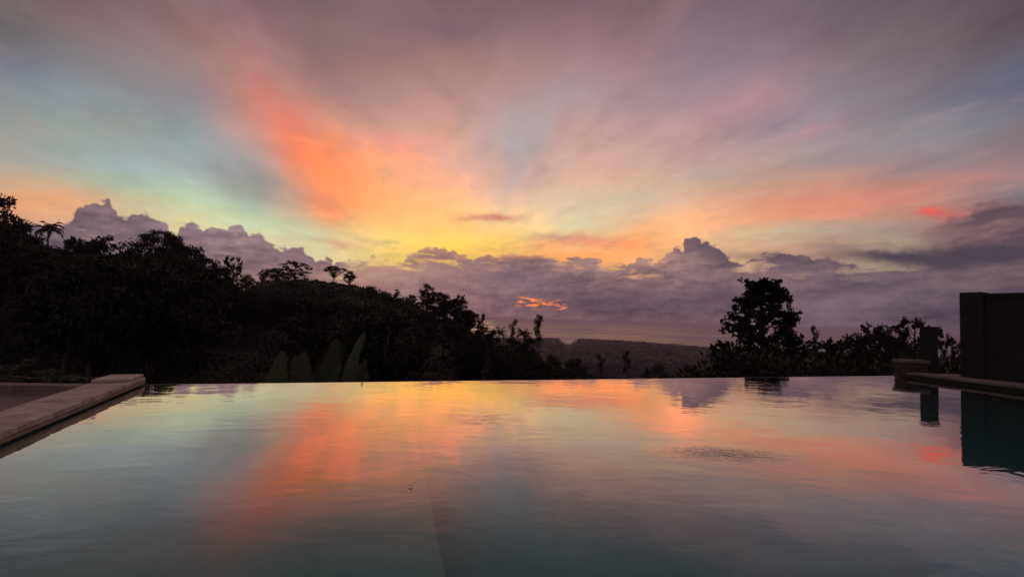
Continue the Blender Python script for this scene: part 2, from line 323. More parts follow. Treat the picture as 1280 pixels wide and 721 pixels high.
# a puff of wind has broken the surface in one spot; a scrap has left a tiny dimple
dd = t.vm('MULTIPLY', t.vm('SUBTRACT', P, (1.42, 3.04, 0.0)), (2.6, 6.5, 1.0)); en_ = t.m('EXPONENT', t.mul(t.vm('DOT_PRODUCT', dd, dd), -1.0))
gust = t.noise(t.vec(t.mul(px_, 9.0), t.add(t.mul(py_, 30.0), t.mul(px_, 6.0)), 1.0), 1.0, 3, 0.6, 0.8)
h = t.add(h, t.mul(t.mul(gust, en_), 0.006)); h = t.add(h, ring(-0.475, 2.30, 0.03, 0.0002, 150.0))
nb = bump(t, h, 1.0)
fac = t.n('ShaderNodeLayerWeight'); t.L(nb, fac.inputs['Normal'])
cosv = t.sub(1.0, fac.outputs['Facing'])
refl = t.ramp(cosv, [(0.0, (1, 1, 1)), (0.10, (.90,)*3), (0.15, (.82,)*3), (0.20, (.70,)*3), (0.235, (.60,)*3), (0.276, (.47,)*3), (0.33, (.31,)*3), (0.375, (.19,)*3), (0.42, (.10,)*3), (0.47, (.06,)*3), (0.55, (.04,)*3), (1.0, (.022,)*3)])
gl = t.n('ShaderNodeBsdfGlossy'); gl.inputs['Roughness'].default_value = 0.03; gl.inputs['Color'].default_value = (0.95, 0.85, 0.85, 1); t.L(nb, gl.inputs['Normal'])
rf = t.n('ShaderNodeBsdfRefraction'); rf.inputs['IOR'].default_value = 1.33; rf.inputs['Roughness'].default_value = 0.0
rf.inputs['Color'].default_value = (0.55, 0.92, 0.90, 1); t.L(nb, rf.inputs['Normal'])
ms = t.n('ShaderNodeMixShader'); t.L(refl, ms.inputs[0]); t.L(rf.outputs[0], ms.inputs[1]); t.L(gl.outputs[0], ms.inputs[2])
finish(t, ms.outputs[0])

M_sea, t = new_mat('sea_water')
P = objc(t)
sw = t.noise(t.vm('MULTIPLY', P, (0.25, 1.0, 1.0)), 0.0011, 4, 0.6)
sn = t.noise(t.vm('MULTIPLY', P, (0.5, 1.0, 1.0)), 0.02, 3, 0.6)
finish(t, princ(t, (0.02, 0.03, 0.036), t.mr(sw, 0.42, 0.58, 0.10, 0.36), bump(t, sn, 2.0, 0.35), 0.5))

# ------------------------------------------------------------------ mesh helpers
def mesh_obj(name, V, Fc, mat, parent=None, smooth=False, loc=None):
    me = bpy.data.meshes.new(name); me.from_pydata([tuple(v) for v in V], [], Fc)
    me.materials.append(mat)
    if smooth: me.polygons.foreach_set('use_smooth', [True]*len(me.polygons))
    me.update()
    o = bpy.data.objects.new(name, me); COL.objects.link(o)
    if parent: o.parent = parent
    if loc is not None: o.location = loc
    return o
def quads_obj(name, Q, mat, parent=None):
    """Q: (n,4,3) array, every leaf a face of its own"""
    n = len(Q); me = bpy.data.meshes.new(name)
    me.vertices.add(4*n); me.vertices.foreach_set('co', Q.reshape(-1).astype(np.float32))
    me.loops.add(4*n); me.loops.foreach_set('vertex_index', np.arange(4*n, dtype=np.int32))
    me.polygons.add(n); me.polygons.foreach_set('loop_start', np.arange(0, 4*n, 4, dtype=np.int32))
    me.materials.append(mat); me.update(calc_edges=True); me.validate()
    o = bpy.data.objects.new(name, me); COL.objects.link(o)
    if parent: o.parent = parent
    return o
def thing(name, label, cat, loc=(0, 0, 0), group=None, rz=0.0):
    o = bpy.data.objects.new(name, None); COL.objects.link(o); o.location = loc; o.rotation_euler = (0, 0, rz)
    o.empty_display_size = 0.2
    o['label'] = label; o['category'] = cat
    if group: o['group'] = group
    return o
def tag(o, label, cat, group=None):
    o['label'] = label; o['category'] = cat
    if group: o['group'] = group
    return o
def struct(o): o['kind'] = 'structure'; return o
def prism(poly, z0, z1):
    n = len(poly)
    V = [(x, y, z0) for x, y in poly] + [(x, y, z1) for x, y in poly]
    a = sum(poly[i][0]*poly[(i+1) % n][1]-poly[(i+1) % n][0]*poly[i][1] for i in range(n))
    if a < 0: V = V[:n][::-1] + V[n:][::-1]
    return V, [tuple(range(n))[::-1], tuple(range(n, 2*n))] + [(i, (i+1) % n, n+(i+1) % n, n+i) for i in range(n)]
def bm_obj(name, bm, mat, parent=None, bevel=0.0, seg=2, smooth=False):
    if bevel: bmesh.ops.bevel(bm, geom=bm.edges[:], offset=bevel, segments=seg, affect='EDGES', profile=0.6)
    me = bpy.data.meshes.new(name); bm.to_mesh(me); bm.free(); me.materials.append(mat)
    if smooth: me.polygons.foreach_set('use_smooth', [True]*len(me.polygons))
    o = bpy.data.objects.new(name, me); COL.objects.link(o)
    if parent: o.parent = parent
    return o
def prism_bm(bm, poly, z0, z1, wob=0.0):
    V, Fc = prism(poly, z0, z1)
    vs_ = [bm.verts.new((x+random.uniform(-wob, wob), y+random.uniform(-wob, wob), z+random.uniform(-wob, wob)*.6)) for x, y, z in V]
    for f in Fc: bm.faces.new([vs_[i] for i in f])
def tube(V, Fc, pts, rad, sides=7):
    pts = [Vector(p) for p in pts]; base = len(V)
    for i, p in enumerate(pts):
        d = (pts[min(i+1, len(pts)-1)] - pts[max(i-1, 0)]).normalized()
        a = d.orthogonal().normalized(); b = d.cross(a)
        for k in range(sides):
            th = 2*math.pi*k/sides
            V.append(tuple(p + (a*math.cos(th)+b*math.sin(th))*rad[i]))
    for i in range(len(pts)-1):
        for k in range(sides):
            k2 = (k+1) % sides
            Fc.append((base+i*sides+k, base+i*sides+k2, base+(i+1)*sides+k2, base+(i+1)*sides+k))
    Fc.append(tuple(base+(len(pts)-1)*sides+k for k in range(sides)))
def limb(V, Fc, a, b, r0, r1, sag=0.12, n=5, sides=6):
    a, b = Vector(a), Vector(b); L = (b-a).length
    w = Vector((random.uniform(-1, 1), random.uniform(-1, 1), random.uniform(-.3, .8)))*L*sag
    pts = [a.lerp(b, i/n) + w*math.sin(math.pi*i/n) + (Vector((random.uniform(-1, 1),)*3)*0 if i in (0, n) else Vector((random.uniform(-.02, .02)*L, random.uniform(-.02, .02)*L, 0))) for i in range(n+1)]
    tube(V, Fc, pts, [r0+(r1-r0)*i/n for i in range(n+1)], sides)

def leaves(C, D, L, Wd, fold=0.0):
    """diamond leaves from base points C along directions D"""
    n = len(C)
    D = D/np.linalg.norm(D, axis=1, keepdims=True)
    r = rng.normal(size=(n, 3)); S = np.cross(D, r); S /= np.linalg.norm(S, axis=1, keepdims=True)+1e-9
    L = np.asarray(L).reshape(-1, 1)*np.ones((n, 1)); Wd = np.asarray(Wd).reshape(-1, 1)*np.ones((n, 1))
    N = np.cross(D, S)
    mid = C + D*L*0.45 + N*L*0.06
    return np.stack([C, mid+S*Wd*.5, C+D*L, mid-S*Wd*.5], axis=1)
def unit(n):
    v = rng.normal(size=(n, 3)); return v/np.linalg.norm(v, axis=1, keepdims=True)

# ------------------------------------------------------------------ plant kinds (nominal height in metres, origin at the foot)
def make_broadleaf(seed, H=8.0, W_=5.5, ncl=60, nl=80, leaf=0.34, low=0.2, mat=None, spread=0.55):
    random.seed(seed); V, Fc = [], []
    fork = H*random.uniform(0.28, 0.38); lean = Vector((random.uniform(-.4, .4), random.uniform(-.4, .4), 0))
    limb(V, Fc, (0, 0, -0.8), lean+Vector((0, 0, fork)), H*.026, H*.018, 0.05, 6, 8)
    Q = []; cl = []
    while len(cl) < ncl:
        p = Vector((random.uniform(-1, 1), random.uniform(-1, 1), random.uniform(-1, 1)))
        if not 0.25 < p.length < 1: continue
        z = H*(low + (1-low)*(p.z*.5+.5)*random.uniform(.9, 1.0))
        f = 1.0 - 0.25*abs(p.z)
        cl.append(Vector((p.x*W_/2*f*random.uniform(.75, 1.1), p.y*W_/2*f*random.uniform(.75, 1.1), z)))
    for i, c in enumerate(cl):
        if i % 3 == 0: limb(V, Fc, lean*.9+Vector((0, 0, fork*random.uniform(.85, 1.0))), c, H*.011, H*.003, 0.12, 5, 5)
        k = int(nl*random.uniform(.5, 1.3)); rad = spread*random.uniform(.6, 1.35)
        off = unit(k)*(rng.random((k, 1))**.5)*rad*np.array([1.15, 1.15, .7])
        D = off/rad + unit(k)*.9 + np.array([0, 0, -.15])
        Q.append(leaves(np.array(c)+off, D, leaf*rng.uniform(.6, 1.3, k), leaf*.5*rng.uniform(.7, 1.2, k)))
    return (V, Fc), np.concatenate(Q)
def make_umbrella(seed, H=7.0, W_=7.0, ncl=60, nl=80):
    random.seed(seed); V, Fc = [], []; Q = []
    fork = H*.42
    limb(V, Fc, (0, 0, -0.8), (0.25, 0, fork), H*.024, H*.016, 0.06, 5, 7)
    for i in range(ncl):
        a = random.uniform(0, 2*math.pi); r = math.sqrt(random.random())*W_/2
        c = Vector((math.cos(a)*r, math.sin(a)*r, H*(0.96-0.17*(2*r/W_)**2) - random.choice((0, 0, .9, 1.7))*random.random()))
        limb(V, Fc, (.25, 0, fork*random.uniform(.8, 1)), c, H*.009, H*.003, 0.14, 5, 5)
        k = int(nl*random.uniform(.5, 1.2))
        off = unit(k)*(rng.random((k, 1))**.5)*np.array([.75, .75, .24])
        Q.append(leaves(np.array(c)+off, unit(k)*np.array([1, 1, .45]), .26*rng.uniform(.6, 1.3, k), .12))
    return (V, Fc), np.concatenate(Q)
def frond(base, az_, up, L, nleaf=44, wl=.55, droop=1.0, wid=.07):
    """pinnate frond: rachis points and leaflets"""
    d = np.array([math.cos(az_), math.sin(az_), 0.0]); s = np.array([-math.sin(az_), math.cos(az_), 0.0])
    tt = np.linspace(0, 1, 12); ang = up - droop*1.9*tt**1.5
    seg = np.stack([np.cos(ang), np.sin(ang)], 1)*L/11
    xy = np.concatenate([[[0, 0]], np.cumsum(seg[:-1], 0)])
    P = np.array(base)+xy[:, :1]*d+xy[:, 1:]*np.array([0, 0, 1.0])
    u = np.repeat(np.linspace(.12, 1, nleaf), 2); side = np.tile([1, -1], nleaf)
    C = np.stack([np.interp(u, tt, P[:, k]) for k in range(3)], 1)
    tang = np.stack([np.interp(u, tt, np.gradient(P[:, k])) for k in range(3)], 1); tang /= np.linalg.norm(tang, axis=1, keepdims=True)
    D = side[:, None]*s*.9 + tang*.75 + np.array([0, 0, -.45]) + rng.normal(size=(len(u), 3))*.1
    ll = wl*(np.sin(np.pi*(u*.85+.1))**.6)
    return P, leaves(C, D, ll, wid)
def make_palm(seed, H=8.0, nf=17, L=2.7):
    random.seed(seed); V, Fc = [], []; Q = []
    b = (random.uniform(-.5, .5), random.uniform(-.5, .5), H-1.1)
    limb(V, Fc, (0, 0, -0.8), b, .2, .13, .05, 9, 8)
    for i in range(nf):
        P, q = frond(b, i*2.4+random.uniform(-.2, .2), random.uniform(.1, 1.35), L*random.uniform(.8, 1.1), 40, .62, random.uniform(.65, 1.1))
        tube(V, Fc, P[::2], [.035, .03, .025, .02, .015, .008], 4); Q.append(q)
    return (V, Fc), np.concatenate(Q)
def make_lobed(seed, H=9.0, W_=4.6, nlobe=24, nros=11, leaf=0.27, low=.25, shape='tall', rl=.62):
    """lobes of rosetted leaves at the branch ends, with air between the lobes"""
    random.seed(seed); V, Fc = [], []; Q = []
    limb(V, Fc, (0, 0, -0.8), (0.1, 0, H*.9), H*.022, H*.005, 0.02, 9, 8)
    for i in range(nlobe):
        q = (i+random.random())/nlobe
        if shape == 'tall': env = min(1, .7+q*1.4) if q < .25 else 1-((q-.25)/.75)**1.35*.66
        else: env = .55+.45*math.sin(math.pi*min(1, q*.9+.12))
        a = i*2.4+random.uniform(-.5, .5); r = W_/2*env*math.sqrt(random.uniform(.1, 1))*.86
        c = Vector((math.cos(a)*r, math.sin(a)*r, H*(low+(1-low)*q)*random.uniform(.97, 1.02)))
        rr = rl*random.uniform(.65, 1.25)*(1.0 if q < .75 else .8)
        limb(V, Fc, (.07, 0, max(H*.15, c.z-r*random.uniform(.4, .9)-.3)), c, H*.007, H*.0022, .1, 5, 5)
        for k in range(int(nros*random.uniform(.6, 1.3))):
            o_ = Vector(unit(1)[0])*rr*random.random()**.4; o_.z *= .72; e = c+o_
            if random.random() < .4: limb(V, Fc, c, e, .018, .008, .1, 3, 4)
            m = random.randint(9, 15); D = unit(m); D[:, 2] = D[:, 2]*.7-.05; D += np.array(o_)/max(rr, .1)*.5
            Q.append(leaves(np.array(e)+unit(m)*.07, D, leaf*rng.uniform(.6, 1.25, m), leaf*.55*rng.uniform(.8, 1.2, m)))
    return (V, Fc), np.concatenate(Q)
def make_slender(seed, H=9.0, ncl=9, mat=None):
    random.seed(seed); V, Fc = [], []; Q = []
    limb(V, Fc, (0, 0, -0.8), (.15, .1, H*.96), .13, .035, .02, 9, 7)
    for i in range(ncl):
        z = H*(.66+.34*(i+.5)/ncl); a = random.uniform(0, 6.28); r = random.uniform(.15, .75)
        c = Vector((math.cos(a)*r, math.sin(a)*r, z))
        limb(V, Fc, (.1, .05, z-.5), c, .045, .015, .1, 4, 5)
        k = random.randint(45, 85); off = unit(k)*(rng.random((k, 1))**.5)*np.array([.5, .5, .36])
        Q.append(leaves(np.array(c)+off, unit(k)+off, .32*rng.uniform(.6, 1.3, k), .16))
    return (V, Fc), np.concatenate(Q)
def make_shrub(seed, H=2.0, W_=2.6, n=52, nl=75, leaf=.12):
    random.seed(seed); V, Fc = [], []; Q = []
    for i in range(n):
        a = random.uniform(0, 6.28); e = random.uniform(.12, 1.45); k = random.uniform(.6, 1)
        c = Vector((math.cos(a)*math.cos(e)*W_/2*k, math.sin(a)*math.cos(e)*W_/2*k, H*math.sin(e)*k))
        if i % 3 == 0: limb(V, Fc, (random.uniform(-.1, .1), random.uniform(-.1, .1), -.4), c, .03, .008, .1, 4, 5)
        m = int(nl*random.uniform(.6, 1.3)); off = unit(m)*(rng.random((m, 1))**.5)*.34
        Q.append(leaves(np.array(c)+off, off+unit(m)*.3+np.array([0, 0, .1]), leaf*rng.uniform(.6, 1.3, m), leaf*.45))
    return (V, Fc), np.concatenate(Q)

class Kind:
    def __init__(s, name, cat, H, data, mat, stem='trunk', crown='crown'):
        (V, Fc), Q = data; s.name, s.cat, s.H = name, cat, H
        zmax = Q[:, :, 2].max(); s.top = zmax
        s.half = np.percentile(np.abs(Q[:, :, :2]), 96)
        s.t0 = mesh_obj(stem, V, Fc, M_bark, smooth=True); s.c0 = quads_obj(crown, Q, mat); s.used = False
    def place(s, loc, h, label, wid=1.0, rz=None, group=None):
        o = thing(s.name, label, s.cat, loc, group, random.uniform(0, 6.28) if rz is None else rz)
        k = h/s.top; o.scale = (k*wid, k*wid, k)
        if not s.used: a, b = s.t0, s.c0; s.used = True
        else:
            a, b = s.t0.copy(), s.c0.copy(); COL.objects.link(a); COL.objects.link(b)
        a.parent = o; b.parent = o
        return o

# ------------------------------------------------------------------ the land
#  photo column -> depth and height of the ridge seen there
RIDGE = [(-900, 24, 3.5), (-300, 26, 4.2), (0, 28, 3.6), (100, 30, 2.6), (215, 32, 2.6), (290, 42, 2.6), (325, 54, 5.4), (390, 56, 5.9), (440, 56, 5.3), (490, 54, 3.9), (540, 47, 1.6), (600, 44, -1.8), (650, 46, -4.6), (700, 50, -7.0), (760, 55, -9.0), (880, 60, -11.5), (1000, 60, -12.0), (1300, 55, -9.5), (2400, 45, -4.0)]
_R = []
FAR = 2.1
for px, Y, z in RIDGE:
    p = at_depth(px, 404-(z-.85)*569/Y, Y*FAR); _R.append((p.x/p.y, Y*FAR, p.z))
RU, RY, RZ = zip(*_R)
def ground(x, y):
    a = math.atan2(x, y); r = math.hypot(x, y)
    ac = max(-1.22, min(1.22, a)); u = math.tan(ac)
    yr = float(np.interp(u, RU, RY)); zr = float(np.interp(u, RU, RZ))
    rr = yr/math.cos(ac)
    near = -2.6; dip = -4.2
    r0, r1 = 10.5, 18.0
    if r < r0: z = near
    elif r < r1: z = near + (dip-near)*(r-r0)/(r1-r0)
    elif r < rr:
        s = (r-r1)/max(rr-r1, 1); s = s*s*(3-2*s); z = dip + (zr-dip)*s
    else:
        q = r-rr
        far = -91 + 3*math.sin(a*7+1)
        # long fall to the coastal lowland, a low headland, then the shore
        k = min(1, q/850.0); z = zr + (far-zr)*(k**0.72)
        if r > 900:
            n = mnoise.noise(Vector((x/700.0, y/700.0, 3.1)))
            head = 7*math.exp(-((math.degrees(a)-17)/11.0)**2)*math.exp(-((r-1700)/600.0)**2)*0.8 + 4*math.exp(-((math.degrees(a)-38)/14.0)**2)*math.exp(-((r-1600)/600.0)**2)
            notch = math.exp(-((math.degrees(a)-7.2)/0.8)**2)
            z += (n*3 + head)*min(1, (r-900)/400)*(1-notch) - notch*13*min(1, (r-900)/700)
            shore = 2150 + 500*mnoise.noise(Vector((a*3.0, 0.7, 0))) - 450*notch
            if r > shore: z -= (r-shore)*0.14
    if r > 13:
        z += mnoise.noise(Vector((x*.07, y*.07, 0)))*min(0.9, (r-13)*.05) + mnoise.noise(Vector((x*.03, y*.03, 5)))*min(6.0, max(0, (r-140)*.04))
    b = abs(a)
    if b > 1.22:                                          # round the sides and behind, level garden
        w = min(1, (b-1.22)/0.5); zb = -0.35 - max(0, r-30)*.05
        z = z*(1-w) + zb*w if r > 9 else z
    return z
radii = [0.0, 3, 6, 8.4, 10] + list(np.geomspace(10.8, 180, 72)) + list(np.geomspace(190, 3200, 56))
azs = list(np.linspace(-1.25, 1.25, 180)) + list(np.linspace(1.32, 2*math.pi-1.32, 40))
V = [(0, 0, -2.6)]; Fc = []
for r in radii[1:]:
    for a in azs: V.append((math.sin(a)*r, math.cos(a)*r, ground(math.sin(a)*r, math.cos(a)*r)))
na = len(azs)
for k in range(na): Fc.append((0, 1+(k+1) % na, 1+k))
for i in range(len(radii)-2):
    for k in range(na):
        k2 = (k+1) % na; b0 = 1+i*na; b1 = b0+na
        Fc.append((b0+k, b0+k2, b1+k2, b1+k))
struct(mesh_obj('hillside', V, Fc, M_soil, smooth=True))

SEA = -100.0
n = 96
V = [(0, 0, SEA)] + [(math.sin(2*math.pi*k/n)*r, math.cos(2*math.pi*k/n)*r, SEA) for r in (2500, 9000, 26000) for k in range(n)]
Fc = [(0, 1+(k+1) % n, 1+k) for k in range(n)] + [(1+i*n+k, 1+i*n+(k+1) % n, 1+(i+1)*n+(k+1) % n, 1+(i+1)*n+k) for i in range(2) for k in range(n)]
struct(mesh_obj('sea', V, Fc, M_sea, smooth=True))

# ------------------------------------------------------------------ pool
A, B, C_, D_ = (-4.02, 5.01), (7.135, 8.456), (8.41, 0.2), (-1.925, 0.2)
ex = (B[0]-A[0], B[1]-A[1]); el_ = math.hypot(*ex); en = (-ex[1]/el_, ex[0]/el_)     # outward normal of the overflow edge
off = lambda p, d: (p[0]+en[0]*d, p[1]+en[1]*d)
W4 = [off(A, 0.05), off(B, 0.05), C_, D_]
struct(mesh_obj('pool_water', [(x, y, 0.0) for x, y in W4], [(3, 2, 1, 0)], M_water))
# basin: shallow ledge on one side, deeper floor on the other, bench in the near corner
E0, E1 = (0.35, 0.2), (-1.30, 5.78)
zs, zd = -1.0, -1.45
V, Fc = [], []
def poly(pts):
    b = len(V); V.extend(pts); Fc.append(tuple(range(b, b+len(pts))))
poly([(*E0, zd), (*C_, zd), (*B, zd), (*E1, zd)])
poly([(*E0, zs), (*E0, zd), (*E1, zd), (*E1, zs)])
for p, q in ((D_, A), (A, B), (B, C_), (C_, D_)):
    poly([(*p, -0.006), (*q, -0.006), (*q, -1.6), (*p, -1.6)])
basin = mesh_obj('pool_basin', V, Fc, M_pool)
tag(basin, 'teal plastered basin of the pool, seen dimly under the water', 'swimming pool')
Vb, Fb = prism([(1.0, 1.62), (2.67, 2.37), (6.2, 3.95), (6.2, .22), (1.0, .22)], -1.44, -0.50)
st = mesh_obj('bench', Vb, Fb, M_pool2, basin)
mesh_obj('ledge', [(*D_, zs), (*E0, zs), (*E1, zs), (*A, zs)], [(0, 1, 2, 3)], M_pool2, basin)
bm = bmesh.new(); prism_bm(bm, [A, B, off(B, .16), off(A, .16)], -2.3, -0.012)
tag(bm_obj('overflow_wall', bm, M_weir, bevel=.008), 'thin overflow wall along the far edge of the infinity pool', 'wall')

# left coping: a row of slabs on a lower course
d = Vector((A[0]-D_[0], A[1]-D_[1], 0)).normalized(); nrm = Vector((-d.y, d.x, 0))     # nrm points away from the water
Lc = (Vector((*A, 0))-Vector((*D_, 0))).length + 0.10
cop = thing('pool_coping', 'pale stone slab coping along the left side of the pool', 'coping')
bm = bmesh.new(); s = 0.0
while s < Lc-0.05:
    w_ = min(random.uniform(.34, .62), Lc-s); o0 = Vector((*D_, 0))+d*s; o1 = o0+d*(w_-0.012)
    g = random.uniform(-.004, .004)
    P4 = [o0-nrm*(.014+g), o1-nrm*(.014+g), o1+nrm*.33, o0+nrm*.33]
    prism_bm(bm, [(p.x, p.y) for p in P4],   .036, .080, .004); s += w_
e0 = Vector((*D_, 0))+d*(Lc-.42); e1 = e0+d*.43                 # a loose slab lies on the far end
P4 = [e0+nrm*.02, e1+nrm*.01, e1+nrm*.30, e0+nrm*.32]
prism_bm(bm, [(p.x, p.y) for p in P4], .083, .112, .004)
bm_obj('slab_row', bm, M_stone, cop, bevel=.007)
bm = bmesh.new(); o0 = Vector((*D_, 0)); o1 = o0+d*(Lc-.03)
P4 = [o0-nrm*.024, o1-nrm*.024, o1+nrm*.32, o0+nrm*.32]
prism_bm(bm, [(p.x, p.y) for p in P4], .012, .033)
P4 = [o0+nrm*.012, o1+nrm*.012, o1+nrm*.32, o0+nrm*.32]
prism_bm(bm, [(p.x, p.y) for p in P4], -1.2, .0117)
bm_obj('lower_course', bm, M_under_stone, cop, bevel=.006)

# right coping
cop2 = thing('pool_coping', 'dark stone coping along the right side of the pool, below the wall', 'coping')
bm = bmesh.new(); y = 0.2
while y < 8.1:
    w_ = min(.62, 8.36-y)
    f = lambda yy_: B[0] + (C_[0]-B[0])*(B[1]-yy_)/(B[1]-C_[1])
    prism_bm(bm, [(f(y)-.015, y), (f(y)+.38, y), (f(y+w_)+.38, y+w_-.006), (f(y+w_)-.015, y+w_-.006)], .055, .095, .004); y += w_
bm_obj('slab_row', bm, M_cap, cop2, bevel=.008)
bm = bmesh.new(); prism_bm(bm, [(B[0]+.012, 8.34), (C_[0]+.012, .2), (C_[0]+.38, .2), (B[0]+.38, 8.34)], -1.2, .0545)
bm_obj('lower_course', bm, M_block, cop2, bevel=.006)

# pier at the corner: rubble courses under a flat cap
pier = thing('stone_pier', 'low stone pier with flat cap at the right end of the pool edge', 'pier', (7.55, 8.62, 0))
bm = bmesh.new()
for i in range(4):
    x = -.21
    while x < .19:
        w_ = min(random.uniform(.11, .17), .21-x)
        for yb in (-.13, .0):
            prism_bm(bm, [(x, yb), (x+w_-.008, yb), (x+w_-.008, yb+.125), (x, yb+.125)], -.12+i*.09, -.12+i*.09+.084, .006)
        x += w_
bm_obj('stonework', bm, M_pier, pier, bevel=.008)
bm = bmesh.new(); prism_bm(bm, [(-.235, -.155), (.235, -.155), (.235, .145), (-.235, .145)], .243, .30, .003)
bm_obj('cap', bm, M_cap, pier, bevel=.01)

# post
post = thing('garden_post', 'dark square post standing behind the pool corner', 'post', (8.10, 8.84, -.1), rz=.35)
bm = bmesh.new(); prism_bm(bm, [(-.10, -.10), (.10, -.10), (.10, .10), (-.10, .10)], 0, 1.0, .002); bm_obj('shaft', bm, M_block, post, bevel=.012)
bm = bmesh.new(); prism_bm(bm, [(-.112, -.112), (.112, -.112), (.112, .112), (-.112, .112)], 1.001, 1.035, .002); bm_obj('cap', bm, M_block, post, bevel=.008)

# boundary wall
w0 = Vector((8.37, 8.42, 0)); wd = Vector((.34, -.72, 0)).normalized(); wn_ = Vector((wd.y, -wd.x, 0)); wn_ = wn_ if wn_.x > 0 else -wn_
wall = thing('boundary_wall', 'tall dark masonry wall with an end pillar beside the pool', 'wall')
def wbox(bm, s0, s1, t0, t1, z0, z1):
    P4 = [w0+wd*s0+wn_*t0, w0+wd*s1+wn_*t0, w0+wd*s1+wn_*t1, w0+wd*s0+wn_*t1]
    prism_bm(bm, [(p.x, p.y) for p in P4], z0, z1, .001)
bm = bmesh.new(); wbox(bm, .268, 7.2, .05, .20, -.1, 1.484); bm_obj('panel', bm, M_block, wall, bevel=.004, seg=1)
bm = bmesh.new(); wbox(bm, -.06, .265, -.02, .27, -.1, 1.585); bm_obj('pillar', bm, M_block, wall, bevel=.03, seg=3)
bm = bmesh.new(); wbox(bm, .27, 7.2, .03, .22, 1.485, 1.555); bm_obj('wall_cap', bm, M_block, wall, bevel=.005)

# paved ground beside the pool on both sides and behind the camera
struct(mesh_obj('right_paving', *prism([(7.54, 9.0), (8.9, 9.0), (13, .2), (8.81, .2)], -2.6, 0.02), M_deck))
struct(mesh_obj('near_paving', *prism([(-12, .19), (12, .19), (12, -8), (-12, -8)], -2.6, 0.0), M_deck))
lo_ = [o0+nrm*.37-d*.3, o0+d*(Lc-.1)+nrm*.37]
struct(mesh_obj('terrace', *prism([(lo_[0].x, lo_[0].y), (lo_[1].x, lo_[1].y), (-5.0, 6.05), (-16, 5.2), (-16, .2)], -2.7, -0.33), M_deck))
kerb = thing('terrace_kerb', 'low pale kerb closing the left terrace in front of the dark hillside', 'kerb')
bm = bmesh.new(); x = -16.0
while x < -5.4:
    yk = 6.05 + (x+5.0)*.0773
    prism_bm(bm, [(x, yk), (x+.79, yk+.061), (x+.79, yk+.25), (x, yk+.2)], -.6, -.20, .004); x += .8
bm_obj('kerb_stones', bm, M_deck, kerb, bevel=.012)

# ------------------------------------------------------------------ vegetation
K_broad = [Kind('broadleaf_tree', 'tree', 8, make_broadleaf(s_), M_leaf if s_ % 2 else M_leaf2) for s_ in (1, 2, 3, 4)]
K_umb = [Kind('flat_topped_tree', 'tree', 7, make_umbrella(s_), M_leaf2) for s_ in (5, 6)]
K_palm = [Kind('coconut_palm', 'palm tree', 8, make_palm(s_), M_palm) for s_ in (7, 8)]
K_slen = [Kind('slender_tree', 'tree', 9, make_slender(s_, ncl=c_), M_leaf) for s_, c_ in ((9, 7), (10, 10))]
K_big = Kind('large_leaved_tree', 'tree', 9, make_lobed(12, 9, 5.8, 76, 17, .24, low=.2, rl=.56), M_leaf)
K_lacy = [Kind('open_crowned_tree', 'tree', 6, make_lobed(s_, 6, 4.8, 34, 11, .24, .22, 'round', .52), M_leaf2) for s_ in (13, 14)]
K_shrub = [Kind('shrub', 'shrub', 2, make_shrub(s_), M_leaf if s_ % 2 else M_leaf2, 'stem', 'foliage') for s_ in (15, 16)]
def put(K, px, ytop, Y, label, wid=1.0, rz=None, group=None, hmin=1.0):
    x, _, zt = at_depth(px, ytop, Y); zg = ground(x, Y)
    h = max(hmin, zt-zg)
    return K.place((x, Y, zt-h), h, label, wid, rz, group)
random.seed(21)
b_, u_, p_, s_, l_ = K_broad, K_umb, K_palm, K_slen, K_lacy
